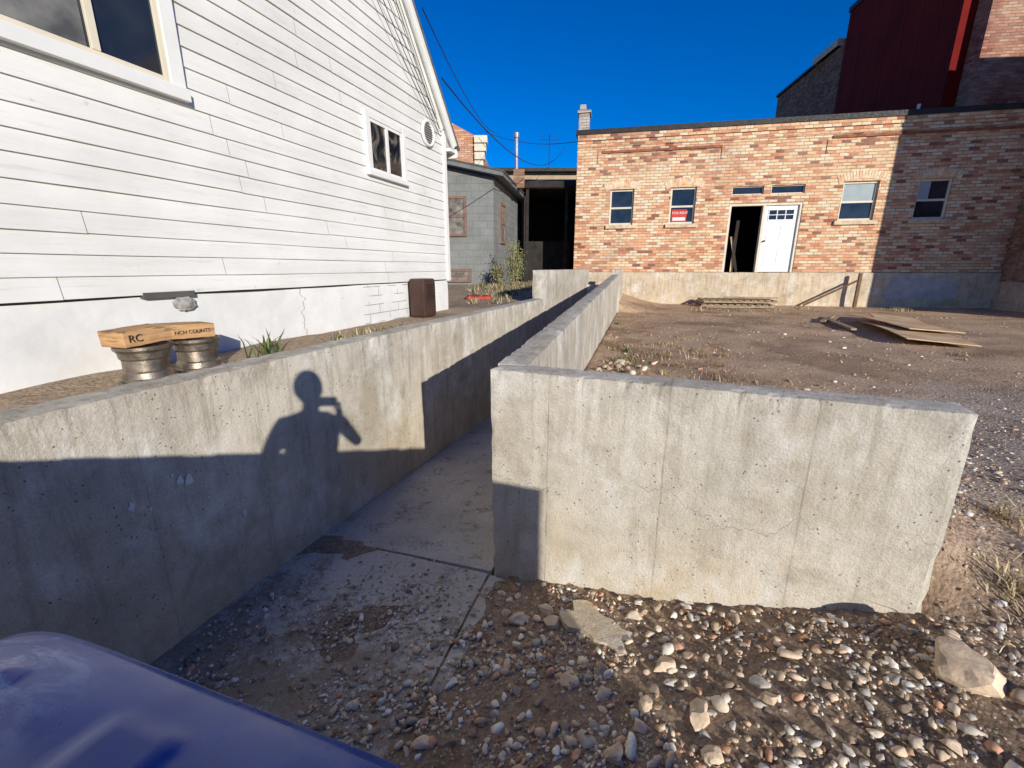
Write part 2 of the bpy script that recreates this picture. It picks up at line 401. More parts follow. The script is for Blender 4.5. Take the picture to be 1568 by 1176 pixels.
while n<4500:
    y=R.uniform(2.7,14.5); x=R.uniform(-.8+.29*y,13)
    if in_wall(x,y) or x<-.55+.29*y or y>15.8-.21*x: n+=.01; continue
    if clump(x,y,1.1,5)<.5 and R.random()<.8: n+=.1; continue
    pts.append((x,y,g(x,y)+micro(x,y)-.003,min(.024,math.exp(R.gauss(math.log(.008),.45))))); n+=1
stones('gravel',pts,I1,m_stone,pal=palB)
pts=[]
for i in range(620):
    p=R.uniform(.1,3.2); q=-abs(R.gauss(.6,.5)); x,y=pq(p,q)
    if q<-2 or in_wall(x,y): continue
    pts.append((x,y,g(x,y),R.uniform(.012,.026)*(1 if R.random()<.88 else 1.5)))
for i in range(60):
    y=R.uniform(3,9); x=R.uniform(-.4+.29*y,7)
    if not in_wall(x,y): pts.append((x,y,g(x,y),R.uniform(.015,.035)))
stones('gravel',pts,I2,m_stone,jit=.06,cuts=8)
pts=[]
for i in range(110):
    y=R.uniform(2.9,5.5); x=-.5+.29*y+abs(R.gauss(.2,.35))
    if not in_wall(x,y): pts.append((x,y,g(x,y)+.01,R.uniform(.02,.060)))
stones('dirt_clods',pts,I2,m_stone,jit=.12,pal=palB)
m_rock=simple('tan_rock',(.68,.53,.38),.95,.35,7,bump=.7,spec=.06)
def rock(name,x,y,sx,sy,sz,rz,seed,mat=m_rock,lift=.3):
    v,f=ico(3); V=[]; rr_=random.Random(seed)
    pl_=[(Vector((rr_.gauss(0,1),rr_.gauss(0,1),rr_.gauss(0,1))).normalized(),rr_.uniform(.45,.75)) for _ in range(9)]
    for q in v:
        w=Vector(q)
        for d_,l_ in pl_:
            o_=w.dot(d_)-l_
            if o_>0: w=w-d_*o_
        w=w*(1+.12*mn.noise(w*3+Vector((seed,3,0))))*1.25
        V.append((w.x*sx,w.y*sy,w.z*sz))
    mobj(name,V,[tuple(a) for a in f.tolist()],mat,loc=(x,y,g(x,y)+sz*lift),rz=rz)
rock('boulder',*pq(2.12,-.28),.125,.075,.075,-.5,5,lift=.5)
for i,(p,q,s) in enumerate([(.30,-.33,.045),(.48,-.30,.05),(.42,-.22,.035),(1.05,-.42,.05),(1.2,-.62,.055),(.66,-.6,.04),(1.25,-.75,.04),(1.7,-.95,.06),(.8,-.5,.035),(1.0,-.62,.035),(1.45,-.5,.04),(.9,-.85,.045)]):
    x,y=pq(p,q); rock('rock',x,y,s*1.15,s*.8,s*.65,R.random()*3,i*3+2)
V,F=latbox(10,6,1,lambda u,v,w,i,j,k:((u-.5)*.34*(1+.35*mn.noise(Vector((v*3,1,0)))),(v-.5)*.17*(1+.7*mn.noise(Vector((u*3,5,0)))),w*.030+.004*mn.noise(Vector((u*5,v*5,0)))))
x,y=pq(.72,-.27); mobj('broken_concrete_slab',V,F,m_concL,loc=(x,y,g(x,y)-.008),rz=-.75)

# ------------------------------------------------------------ white house
H=empty('white_house',(-1.02,7.1,0),math.atan2(-.9439,-.3304))
t=NT('white_siding',.6,.25)
c=t.ramp(t.noise(1.2,6,.6),[(.3,(.69,.67,.62)),(.6,(.79,.775,.73))])
c=t.mix(t.ramp(t.noise(1,6,.72,vec=t.map((2.2,1,26))),[(.55,0),(.76,.5)]),c,(.45,.40,.33))
c=t.mix(t.ramp(t.noise(9,6,.75),[(.64,0),(.72,.6)]),c,(.40,.35,.29))
c=t.mix(.5,c,t.ramp(t.noise(1,4,.6,vec=t.map((.5,1,8))),[(.35,.86),(.65,1.03)]),'MULTIPLY')
t.set('Base Color',c); t.bump(t.noise(1,6,.72,vec=t.map((3,1,60))),.4,.004); m_sid=t.m
gap_m=simple('siding_gap',(.10,.09,.08),.9,.2,4)
zb=1.72; ex=.127; top=9.6; LX=11.0
def rake_x(z): return max(0.0,(z-3.80)/1.165)
V=[];F=[]
z=zb; r=0
while z<top:
    z1=z+ex+.012
    xa=rake_x(z+ex); cuts=[xa]
    x=xa+R.uniform(.6,3.6)
    xe=LX-rake_x(z+ex)
    if xe-xa<.2: break
    while x<xe-.4: cuts.append(x); x+=R.uniform(1.8,4.2)
    cuts.append(xe)
    off=R.uniform(-.003,.003)
    for a,b in zip(cuts[:-1],cuts[1:]):
        b2=b-.0015; a2=a+.0015; m=max(2,int((b2-a2)/.25)); o2=R.uniform(-.003,.003)
        n0=len(V)
        for i in range(m+1):
            xx=a2+(b2-a2)*i/m; w=mn.noise(Vector((xx*.9,r*1.7,0)))*.006+off+o2
            yy=mn.noise(Vector((xx*1.3,r*2.1,5)))*.006
            V+= [(xx,.004,z+w),(xx,.026+yy,z+w),(xx,.010,z1)]
        for i in range(m):
            k=n0+i*3
            F+=[(k,k+1,k+4,k+3),(k+1,k+2,k+5,k+4)]
    z+=ex; r+=1
mobj('siding',V,F,m_sid,H)
rz0=3.80; rs=1.165; ridge=LX/2
mobj('sheathing',[(0,0,1.728),(LX,0,1.728),(LX,0,rz0),(ridge,0,rz0+rs*ridge),(0,0,rz0)],[(0,1,2,3,4)],gap_m,H)
mobj('far_side_wall',[(0,-.01,1.0),(0,-8,1.0),(0,-8,3.8),(0,-.01,3.8)],[(0,1,2,3)],m_sid,H)
t=NT('white_foundation',.75,.2)
c=t.ramp(t.noise(1.6,7,.65),[(.3,(.64,.63,.60)),(.6,(.78,.775,.745))])
s_=t.sep()
u=t.math('DIVIDE',s_[0],.40); zr=t.math('DIVIDE',s_[2],.105); row=t.math('FLOOR',zr)
uu=t.math('ADD',u,t.math('MULTIPLY',t.math('FLOORED_MODULO',row,2.0),.5))
fu=t.math('FRACT',uu); fv=t.math('FRACT',zr)
d=t.math('MINIMUM',t.math('MULTIPLY',t.math('MINIMUM',fu,t.math('SUBTRACT',1,fu)),.4),t.math('MULTIPLY',t.math('MINIMUM',fv,t.math('SUBTRACT',1,fv)),.105))
area=t.math('MULTIPLY',t.math('MULTIPLY',t.math('GREATER_THAN',s_[0],1.15),t.math('LESS_THAN',s_[0],2.1)),t.ramp(t.noise(4,3),[(.44,0),(.5,1)]))
jn=t.math('MULTIPLY',t.math('LESS_THAN',d,.0035),area)
c=t.mix(t.math('MULTIPLY',jn,.8),c,(.20,.15,.12))
# one settlement crack running down the wall near x=3.05
xc=t.math('ADD',t.math('MULTIPLY',t.math('SUBTRACT',t.noise(4,5,.7,vec=t.map((0,0,1))),.5),.5),3.02)
ck=t.math('LESS_THAN',t.math('ABSOLUTE',t.math('SUBTRACT',s_[0],xc)),.004)
c=t.mix(t.math('MULTIPLY',ck,.75),c,(.15,.14,.13))
c=t.mix(t.ramp(t.noise(5,6,.75),[(.64,0),(.72,.5)]),c,(.45,.43,.40))
t.set('Base Color',c)
t.bump(t.math('SUBTRACT',t.math('MULTIPLY',t.noise(5,4,.5),1.0),t.math('ADD',ck,jn)),.4,.02); m_fnd=t.m
def ffn(u,v,w,i,j,k):
    x=u*LX; return (x,-.3+.290*v+(.008*mn.noise(Vector((x*1.5,w*2,0))) if j==1 else 0),.8+.905*w+(.012*mn.noise(Vector((x*1.3,9,0))) if k==8 else 0))
V,F=latbox(60,1,8,ffn); F=[q[::-1] for q in F]; mobj('foundation',V,F,m_fnd,H)
box('sill_gap',(0,LX,-.05,-.014,1.69,1.74),gap_m,H)
box('corner_board',(-.03,.06,-.02,.040,1.70,3.82),m_white,H,bevel=.004)
def slope_board(name,y0,y1,off,th,mat,x0=-.14,x1=ridge+.02,side=1):
    nrm=Vector((-rs,1)).normalized(); P=[]
    for x in (x0,x1):
        zc=rz0+rs*x
        for o in (off,off+th):
            xx=x+nrm.x*o; zz=zc+nrm.y*o
            if side<0: xx=LX-xx
            P.append((xx,zz))
    V=[(P[0][0],y0,P[0][1]),(P[1][0],y0,P[1][1]),(P[3][0],y0,P[3][1]),(P[2][0],y0,P[2][1]),
       (P[0][0],y1,P[0][1]),(P[1][0],y1,P[1][1]),(P[3][0],y1,P[3][1]),(P[2][0],y1,P[2][1])]
    return mobj(name,V,[(0,1,2,3),(4,7,6,5),(0,4,5,1),(1,5,6,2),(2,6,7,3),(3,7,4,0)],mat,H)
m_shing=simple('roof_shingles',(.13,.12,.115),.9,.3,12,bump=.5)
for s in (1,-1):
    slope_board('frieze_board',.03,.052,-.10,.085,m_white,x0=.05,side=s)
    slope_board('soffit',.0,.10,-.012,.02,m_white,side=s)
    slope_board('rake_board',.10,.125,-.045,.10,m_white,side=s)
    slope_board('rake_trim',.125,.14,.03,.03,m_white,side=s)
    slope_board('roof',-8.2,.15,.062,.03,m_shing,x0=-.20,side=s)
box('eave_fascia',(-.20,-.18,-8,.13,3.50,3.62),m_white,H)
box('gutter',(-.28,-.202,-8,.12,3.52,3.60),m_white,H,bevel=.02)
box('eave_return',(-.18,.0,-.02,.12,3.56,3.60),m_white,H)
mobj('downspout',*merge([tube((-.06,-.12,1.3),(-.06,-.12,3.3),.03),tube((-.06,-.12,3.3),(-.24,-.12,3.54),.03)]),m_white,H)
def win(name,x0,x1,z0,z1,trim,mull,par,y=.0,frame=m_white,inner=m_vinyl):
    w=empty(name); w.parent=par
    parts=[bx(x0-trim,x0,y,y+.058,z0,z1+trim),bx(x1,x1+trim,y,y+.058,z0,z1+trim),bx(x0,x1,y,y+.056,z1,z1+trim),bx(x0-trim-.01,x1+trim+.01,y,y+.075,z0-trim*.85,z0-.001)]
    mobj('trim',*merge(parts),frame,w,bevel=.003)
    f=.035
    parts=[bx(x0,x0+f,y+.02,y+.048,z0,z1),bx(x1-f,x1,y+.02,y+.048,z0,z1),bx(x0+f,x1-f,y+.02,y+.047,z1-f,z1),bx(x0+f,x1-f,y+.02,y+.047,z0,z0+f)]
    for mx in mull: parts.append(bx(mx-.022,mx+.022,y+.02,y+.052,z0+f,z1-f))
    mobj('frame',*merge(parts),inner,w,bevel=.002)
    box('glass',(x0+f,x1-f,y+.027,y+.032,z0+f,z1-f),m_glass,w)
    return w
t=NT('siding_window_glass',.05,.7)
c=t.ramp(t.noise(3.5,5,.6,dist=1.5),[(.42,(.012,.014,.02)),(.52,(.03,.03,.03)),(.60,(.18,.15,.12)),(.68,(.03,.04,.06))])
t.set('Base Color',c); m_glass2=t.m
W1=win('window',3.97,5.15,3.09,4.25,.095,[4.38],H)
W2=win('window',1.16,1.83,2.96,3.50,.06,[1.49],H,inner=m_white)
for ch in W2.children:
    if ch.name.startswith('glass'): ch.data.materials[0]=m_glass2
t=NT('grey_reflection',.3,.5); t.set('Base Color',t.ramp(t.noise(4,5),[(.35,(.08,.08,.075)),(.7,(.26,.25,.225))])); 
box('reflection_pane',(4.42,5.10,.034,.037,3.13,4.2),t.m,W1)  # grey reflections in the left pane painted into its colour
v=empty('vent'); v.parent=H; v.location=(.50,.03,3.67); v.rotation_euler=(rad(-90),0,0)
mobj('ring',*lathe([(.165,-.0),(.165,.03),(.135,.035),(.13,.0)],40),m_white,v,smooth=True)
mobj('louvres',*merge([xf(bx(-math.sqrt(max(0.001,.13**2-h*h)),math.sqrt(max(.001,.13**2-h*h)),-.008,.008,-.0015,.0015),(0,h,.015),(.9,0,0)) for h in [-.1,-.072,-.044,-.016,.012,.04,.068,.096]]),m_white,v)
mobj('backing',*lathe([(.0,.004),(.133,.004)],32),gap_m,v)
box('hole',(4.06,4.40,-.03,.032,1.698,1.738),gap_m,H)
vv,ff=ico(3); V=[((q[0]*.075)*(1+.4*mn.noise(Vector(q)*2)),q[1]*.03,q[2]*.055*(1+.6*mn.noise(Vector(q)*2.3))) for q in vv]
mobj('mortar_patch',[(a+4.14,b+.012,c+1.65) for a,b,c in V],[tuple(a) for a in ff.tolist()],simple('mortar',(.36,.34,.31),.9,.5,25,bump=1),H)
def HW(x,y,z):
    m=Matrix.Translation((-1.02,7.1,0))@Matrix.Rotation(math.atan2(-.9439,-.3304),4,'Z'); return m@Vector((x,y,z))
wires=empty('overhead_cables')
for i,(a,b,s) in enumerate([((3.3,.10,6.6),(.25,.07,3.75),.12),((3.0,.12,6.6),(.28,.07,3.9),.2),((2.7,.10,6.6),(.22,.07,3.80),.10),((3.6,.14,6.7),(.20,.07,3.70),.25),((2.4,.10,6.5),(.3,.07,3.95),.05)]):
    cable('cable_%d'%i,[HW(*a),HW(*b)],.0045,m_wire,wires,sag=s)
cable('service_drop',[HW(.25,.15,4.4),(2.4,22,7.2)],.010,m_wire,wires,sag=.9)
cable('service_drop_b',[HW(.7,.15,5.0),(-.5,19,7.0)],.008,m_wire,wires,sag=.4)
cable('service_drop_c',[(-1.2,19.8,7.3),(2.35,17,6.2)],.010,m_wire,wires,sag=.25)

cab=empty('heating_unit',(-1.21,6.0,1.25),math.atan2(-.9439,-.3304))
m_brn=simple('brown_enamel',(.06,.032,.024),.4,.3,5)
box('body',(-.15,.15,-.12,.12,0,.51),m_brn,cab,bevel=.03)
mobj('door_panel',*merge([bx(-.12,.12,.121,.128,.04,.22),bx(-.12,.12,.121,.128,.25,.47)]),m_brn,cab,bevel=.004)
mobj('louvres',*merge([bx(-.09,.09,.129,.136,.28+i*.035,.292+i*.035) for i in range(5)]),simple('brown_dark',(.03,.02,.017),.6,.2,4),cab)
box('side_box',(-.23,-.151,-.06,.07,.12,.36),m_brn,cab,bevel=.012)
mobj('pipe',*tube((-.19,0,.0),(-.19,0,.12),.02),m_brn,cab)
# steel wheels
m_steel=simple('steel_wheel',(.26,.22,.175),.42,.45,14,metal=.8,bump=.2)
prof=[(.128,0),(.138,.006),(.138,.020),(.126,.028),(.122,.060),(.112,.070),(.110,.130),(.120,.142),(.123,.175),(.130,.182),(.139,.192),(.139,.208),(.132,.212),(.124,.195),(.112,.165),(.10,.15),(.09,.158),(.05,.15),(.03,.152)]
for i,(x,y,dz) in enumerate([(-2.15,2.50,.0),(-2.06,2.80,-.005)]):
    w=empty('steel_wheel',(x,y,1.258+dz),.3*i)
    mobj('rim',*lathe(prof,64),m_steel,w,smooth=False)
    mobj('hub',*lathe([(.0,.150),(.03,.152),(.032,.165),(.0,.167)],24),m_steel,w)
    mobj('lug_nuts',*merge([tube((.055*math.cos(a),.055*math.sin(a),.15),(.055*math.cos(a),.055*math.sin(a),.168),.009,6) for a in [k*1.2566 for k in range(5)]]),m_steel,w)
t=NT('stamped_wood',.85,.12)
c=t.ramp(t.noise(1,6,.7,vec=t.map((3,3,40))),[(.3,(.34,.18,.08)),(.5,(.52,.30,.14)),(.7,(.62,.39,.20))])
c=t.mix(t.ramp(t.noise(1,5,.7,vec=t.map((5,5,26),(1,1,1))),[(.55,0),(.61,.7)]),c,(.14,.10,.07))
t.set('Base Color',c); t.bump(t.noise(1,4,.6,vec=t.map((4,4,90))),.4,.003); m_card=t.m
cb=empty('stamped_wood_blocks',(-2.10,2.60,1.468),math.atan2(.37,.16))
def blk(L_,D_,H_): return latbox(10,3,3,lambda u,v,w,i,j,k:((u-.5)*L_+.003*mn.noise(Vector((w*5,v*5,u))),(v-.5)*D_+.003*mn.noise(Vector((u*5,w*3,1))),w*H_+.003*mn.noise(Vector((u*5,v*3,w)))))
mobj('block',*merge([xf(blk(.262,.19,.088),(-.126,.010,.012),(0,-.05,rad(7))),xf(blk(.255,.19,.086),(.131,.012,.010),(0,.05,rad(-7)))]),m_card,cb,bevel=.004)
def text(name,body,size,loc,rot,mat,par):
    cu=bpy.data.curves.new(name,'FONT'); cu.body=body; cu.size=size; cu.extrude=.0006; cu.materials.append(mat)
    o=bpy.data.objects.new(name,cu); o.location=loc; o.rotation_euler=rot; return link(o,par)
m_ink=simple('ink',(.03,.025,.02),.7,.1,5)
text('print_b','RC',.058,(-.225,-.1035,.034),(rad(90),0,rad(7)),m_ink,cb)
text('print','NCH COUNTS',.030,(.022,-.0765,.042),(rad(90),0,rad(-7)),m_ink,cb)

# ------------------------------------------------------------ brick building
stops=[(0,(.76,.40,.22)),(.14,(.80,.51,.30)),(.28,(.76,.58,.36)),(.42,(.58,.25,.14)),(.54,(.83,.65,.43)),(.66,(.68,.33,.19)),(.78,(.78,.45,.27)),(.87,(.30,.12,.08)),(.93,(.80,.66,.48))]
m_brick=brick('salmon_brick',stops,(.58,.48,.36),bw=.25,bh=.088,weather=.28)
B=empty('brick_building',(2.165,15.85,0),math.atan2(-.2055,.9786))
def facade(name,x0,x1,z0,z1,ops,mat,par,y=0,depth=.30):
    X=sorted(set([x0,x1]+[a for o in ops for a in o[:2]])); Z=sorted(set([z0,z1]+[a for o in ops for a in o[2:]]))
    V=[];F=[]
    def q(*v): n=len(V); V.extend(v); F.append((n,n+1,n+2,n+3))
    for a,b in zip(X[:-1],X[1:]):
        for c,d in zip(Z[:-1],Z[1:]):
            mx,mz=(a+b)/2,(c+d)/2
            if any(o[0]<mx<o[1] and o[2]<mz<o[3] for o in ops): continue
            q((a,y,c),(b,y,c),(b,y,d),(a,y,d)); q((a,y+depth,c),(a,y+depth,d),(b,y+depth,d),(b,y+depth,c))
    for a,b,c,d in ops:
        q((a,y,c),(a,y,d),(a,y+depth,d),(a,y+depth,c)); q((b,y,c),(b,y+depth,c),(b,y+depth,d),(b,y,d))
        q((a,y,c),(a,y+depth,c),(b,y+depth,c),(b,y,c)); q((a,y,d),(b,y,d),(b,y+depth,d),(a,y+depth,d))
    return mobj(name,V,F,mat,par)
wins=[(1.135,1.91),(3.06,3.85),(8.01,8.96),(9.98,10.82)]
ops=[(a,b,3.29,4.41) for a,b in wins]+[(4.88,6.99,1.75,3.86),(4.9,5.82,4.12,4.37),(6.03,6.98,4.12,4.37)]
BL=12.7
facade('front_wall',0,BL,1.75,6.12,ops,m_brick,B)
mobj('side_walls',*merge([bx(0,.3,.302,9,.3,6.12),bx(BL-.3,BL,.302,9,.3,6.12),bx(0,BL,9,9.3,.3,6.12)]),m_brick,B)
box('interior_floor',(.3,BL-.3,.31,9,1.60,1.74),m_dark,B)
box('interior_partition',(.3,BL-.3,3.2,3.3,1.74,6.0),m_dark,B)
box('roof_deck',(.0,BL,.05,9.3,6.122,6.17),m_black,B)
mobj('roof_flashing',*merge([bx(-.06,BL,-.08,.05,6.08,6.22),bx(-.06,.05,.051,9.3,6.08,6.22)]),m_black,B)
m_fbase=concrete('building_base',(.62,.51,.37),0,dark=.4,wz0=.9,wz1=2.2,wamt=.5)
def fb(u,v,w,i,j,k): 
    x=u*(BL+.02); return (x,-.06+.3*v+(.012*mn.noise(Vector((x*2,w*3,0))) if j==0 else 0),.3+1.447*w+(.01*mn.noise(Vector((x*3,0,0))) if k==6 else 0))
V,F=latbox(80,1,6,fb); mobj('foundation',V,F,m_fbase,B)
m_redst=simple('red_steel',(.26,.10,.06),.8,.4,6)
mobj('panel_lintels',*merge([bx(.8,4.46,-.045,.02,5.50,5.57),bx(7.5,12.3,-.045,.02,5.60,5.67)]),m_redst,B)
parts=[]
for a,b in ((.80,4.46),(7.5,12.3)):
    parts+=[bx(a-.12,a,-.03,.01,5.2,5.57),bx(b,b+.12,-.03,.01,5.2,5.57)]
parts+= [bx(0,BL,-.028,.01,5.70,5.78),bx(0,BL,-.04,.01,5.90,6.10)]
mobj('corbels',*merge(parts),m_brick,B)
mA=[simple('arch_brick_a',(.72,.56,.38),.9,.25,9,bump=.3),simple('arch_brick_b',(.68,.44,.27),.9,.25,9,bump=.3)]
A=[[],[]]
for a,b in wins:
    c=(a+b)/2; w=(b-a)/2+.14; rise=.12; Rr=(w*w+rise*rise)/(2*rise); th0=math.asin(w/Rr); nb=17
    for i in range(nb):
        th=-th0+2*th0*(i+.5)/nb
        A[R.random()<.35].append(xf(bx(-.034,.034,-.016+R.uniform(-.004,.004),.02,0,.21),(c+Rr*math.sin(th),0,4.40+rise-Rr+Rr*math.cos(th)-.04),(0,th,0)))
    V=[(a-.02,-.004,4.405),(b+.02,-.004,4.405)]+[(c+Rr*math.sin(t_),-.004,4.42+rise-Rr+Rr*math.cos(t_)) for t_ in [th0*(1-2*i/10) for i in range(11)]]
    A[1].append((V,[tuple(range(len(V)))]))
for k in (0,1): mobj('arch',*merge(A[k]),mA[k],B)
m_sill=simple('sandstone',(.60,.47,.32),.9,.25,8,bump=.3)
mobj('sills',*merge([bx(a-.10,b+.10,-.08,.1,3.17,3.288) for a,b in wins]),m_sill,B,bevel=.008)
m_wf=simple('cream_frame',(.66,.60,.48),.6,.1,5)
for i,(a,b) in enumerate(wins):
    w=empty('window'); w.parent=B
    z0,z1=3.295,4.405; zm=3.83
    P=[bx(a,a+.055,.07,.17,z0,z1),bx(b-.055,b,.07,.17,z0,z1),bx(a+.055,b-.055,.07,.17,z1-.06,z1),bx(a+.055,b-.055,.07,.17,z0,z0+.06),bx(a+.055,b-.055,.08,.15,zm-.03,zm+.03)]
    mobj('frame',*merge(P),m_wf,w,bevel=.004)
    box('glass',(a+.055,b-.055,.115,.12,z0+.06,z1-.06),m_glass,w)
    if i==2: box('blind',(a+.06,b-.06,.108,.111,zm+.03,z1-.06),simple('blind',(.30,.36,.38),.6,.1,3),w)
    if i==3: box('blind',(a+.06,a+.35,.108,.111,zm+.0,z1-.06),simple('blind2',(.34,.38,.42),.6,.1,3),w)
sg=empty('for_rent_sign'); sg.parent=B
box('board',(3.15,3.62,.095,.105,3.37,3.74),simple('sign_red',(.55,.04,.03),.5,.1,5),sg)
text('lettering','FOR RENT',.105,(3.165,.090,3.60),(rad(90),0,0),m_white,sg)
box('panel',(3.19,3.58,.090,.094,3.40,3.50),m_white,sg)
P=[bx(4.88,4.95,.02,.2,1.752,3.858),bx(6.92,6.99,.02,.2,1.752,3.858),bx(4.95,6.92,.02,.2,3.79,3.858),bx(5.88,5.96,.02,.2,1.752,3.79)]
mobj('door_frame',*merge(P),m_wf,B,bevel=.004)
for a,b in ((4.9,5.82),(6.03,6.98)):
    mobj('transom_frame',*merge([bx(a,b,.06,.16,4.122,4.15),bx(a,b,.06,.16,4.34,4.368),bx(a,a+.03,.06,.16,4.15,4.34),bx(b-.03,b,.06,.16,4.15,4.34)]),m_wf,B)
    box('transom_glass',(a+.03,b-.03,.10,.105,4.15,4.34),m_glass,B)
d=empty('white_door'); d.parent=B
m_door=simple('door_white',(.80,.80,.80),.45,.03,3)
x0,x1=5.965,6.915
box('slab',(x0,x1,.08,.12,1.77,3.785),m_door,d)
P=[]
for a,b in ((x0+.12,x0+.44),(x0+.51,x0+.83)):
    P+= [bx(a,b,.069,.081,1.95,2.55),bx(a,b,.069,.081,2.68,3.2)]
mobj('panels',*merge(P),m_door,d,bevel=.01)
box('lite',(x0+.12,x1-.12,.072,.079,3.36,3.66),m_glass,d)
mobj('muntins',*merge([bx(x0+.10,x1-.10,.062,.078,3.34,3.37),bx(x0+.10,x1-.10,.062,.078,3.65,3.68),bx(x0+.10,x1-.10,.064,.078,3.50,3.52)]+[bx(x0+.10+i*.2425,x0+.125+i*.2425,.063,.078,3.37,3.65) for i in range(4)]),m_door,d)
mobj('knob',*xf(lathe([(0,0),(.03,.0),(.03,.02),(.012,.03),(.012,.05),(.032,.06),(.03,.09),(0,.095)],16),(x0+.07,.08,2.72),(rad(90),0,0)),simple('brass',(.25,.2,.12),.3,.1,3,metal=.9),d,smooth=True)
mobj('wood_planks',*merge([xf(bx(-.05,.05,0,.03,0,1.7),(5.35,.75,1.76),(-.12,.05,0)),xf(bx(-.04,.04,0,.03,0,1.2),(5.5,.70,1.76),(-.15,-.2,0))]),simple('new_wood',(.62,.42,.22),.8,.2,6),B)
m_chim=brick('chimney_brick',[(0,(.42,.38,.34)),(.4,(.5,.46,.42)),(.7,(.34,.27,.23)),(.85,(.55,.52,.48))],(.5,.48,.45),weather=.2)
mobj('chimney',*merge([bx(.0,.34,.1,.6,6.2,6.75),bx(-.05,.39,.05,.65,6.752,6.83),bx(.02,.22,.15,.5,6.832,7.02)]),m_chim,B,bevel=.01)
mobj('roof_vent_pipe',*tube((9.8,.5,6.17),(9.8,.5,6.5),.04),m_white,B)
m_pl=simple('grey_render',(.46,.45,.44),.9,.2,5,bump=.4)
def patch(pts,y): return ([(a,y,b) for a,b in pts],[tuple(range(len(pts)))])
V,F=merge([patch([(9.6,1.0),(9.66,1.3),(9.75,1.52),(9.9,1.66),(10.1,1.70),(10.35,1.68),(10.6,1.60),(10.9,1.55),(11.2,1.62),(11.4,1.58),(11.5,1.4),(11.55,1.0),(11,.92),(10.4,.98),(10,.9)],-.082)])
mobj('render_patch',V,F,m_pl,B)

hr=empty('shadow_brace',(2.165,15.85,0),math.atan2(-.2055,.9786))
mobj('shadow_bars',*merge([bx(8.72,8.80,-.40,-.32,.66,1.74),tube((7.35,-.30,.74),(8.72,-.36,1.52),.035,6)]),simple('shadow_bar_brown',(.16,.10,.065),.8,.3,8),hr)  # post and bar added to stand in for a diagonal shadow on the foundation
pl=empty('wooden_pallets',(2.165,15.85,0),math.atan2(-.2055,.9786))
P=[]
for lv in range(2):
    z0=.70+lv*.13; ox=.06*lv
    for k in range(3): P.append(bx(4.1+ox,6.2+ox,-1.3+k*.45,-1.22+k*.45,z0+.02,z0+.09))
    for k in range(11): P.append(xf(bx(0,.13,-1.35,-.30,0,.02),(4.1+ox+k*.195,0,z0+.091),(0,0,R.uniform(-.01,.01))))
P.append(xf(bx(0,1.8,0,.14,0,.03),(4.2,-1.6,.72),(0,0,.12))); P.append(xf(bx(0,1.5,0,.1,0,.04),(4.8,-1.0,.98),(0,0,-.1)))
mobj('boards',*merge(P),m_wood,pl)
m_ply=simple('plywood',(.66,.43,.23),.75,.3,3,bump=.2,c2=(.78,.56,.33))
pw=empty('plywood_sheets')
def ply(name,cx_,cy,rz,zz,tilt,w_=1.1):
    V,F=latbox(10,4,1,lambda u,v,w,i,j,k:((u-.5)*2.44,(v-.5)*w_,w*.014+.03*math.sin(u*3)*tilt+.06*v*tilt))
    mobj(name,V,F,m_ply,pw,loc=(cx_,cy,zz),rz=rz)
ply('sheet_a',7.15,7.75,rad(66),.75,1,.9); ply('sheet_b',8.15,9.25,rad(56),.775,1.2,.8); ply('sheet_c',7.55,8.55,rad(75),.83,.8,.8)
mobj('loose_boards',*merge([xf(bx(0,2.2,0,.09,0,.035),(6.6,8.3,.74),(0,0,rad(68))),xf(bx(0,1.6,0,.09,0,.03),(6.9,9.6,.74),(0,0,rad(48)))]),m_wood,pw)

# ------------------------------------------------------------ corner building at right
m_rb=brick('umber_brick',[(0,(.28,.15,.10)),(.3,(.38,.21,.13)),(.6,(.31,.14,.09)),(.8,(.44,.29,.19))],(.36,.31,.25),weather=.3)
RB=empty('corner_building',(14.45,13.25,0),math.atan2(-4.7,-.86))
mobj('walls',*merge([bx(0,4.85,.0,8,.3,9.2)]),m_rb,RB)
mobj('base',*merge([bx(0,4.9,-.08,0,.3,1.5)]),m_fbase,RB)
mobj('cornice',*merge([bx(-.1,4.95,-.12,0,8.9,9.2)]),m_sill,RB)
mobj('pilasters',*merge([bx(i*1.5+.2,i*1.5+.5,-.06,0,1.5,8.9) for i in range(3)]),m_rb,RB)
# ------------------------------------------------------------ tall building behind
RD=empty('maroon_building')
m_mar=NT('maroon_metal',.8,.1); s_=m_mar.sep()
wv=m_mar.math('FRACT',m_mar.math('MULTIPLY',s_[1],1.1))
m_mar.set('Base Color',m_mar.mix(m_mar.ramp(m_mar.noise(.8,4),[(.3,0),(.7,1)]),(.13,.008,.006),(.20,.013,.009)))
m_mar.bump(m_mar.ramp(wv,[(0,0),(.08,1),(.16,0)]),.8,.03); m_mar=m_mar.m
m_db=brick('dark_brick',[(0,(.28,.12,.075)),(.3,(.34,.16,.10)),(.6,(.22,.08,.05)),(.8,(.40,.22,.14))],(.28,.22,.17),weather=.1)
def quadbox(name,pts,z0,z1,mat,par):
    n=len(pts); V=[(a,b,z0) for a,b in pts]+[(a,b,z1) for a,b in pts]
    F=[(i,(i+1)%n,n+(i+1)%n,n+i) for i in range(n)]+[tuple(range(n,2*n))]
    return mobj(name,V,F,mat,par)
quadbox('brick_wing',[(15.12,23.02),(28,23.02),(28,29.6),(15.95,29.6)],.5,11.75,m_db,RD)
quadbox('coping',[(14.95,23.3),(17,23.3),(17,25.4),(15.2,25.4)],11.752,12.05,m_sill,RD)
quadbox('wing_coping',[(15.3,25.45),(15.6,25.45),(16.1,29.65),(15.85,29.65)],11.752,11.88,m_black,RD)
quadbox('metal_wing',[(14.3,16.4),(28,16.4),(28,23),(15.1,23)],.5,12.9,m_mar,RD)
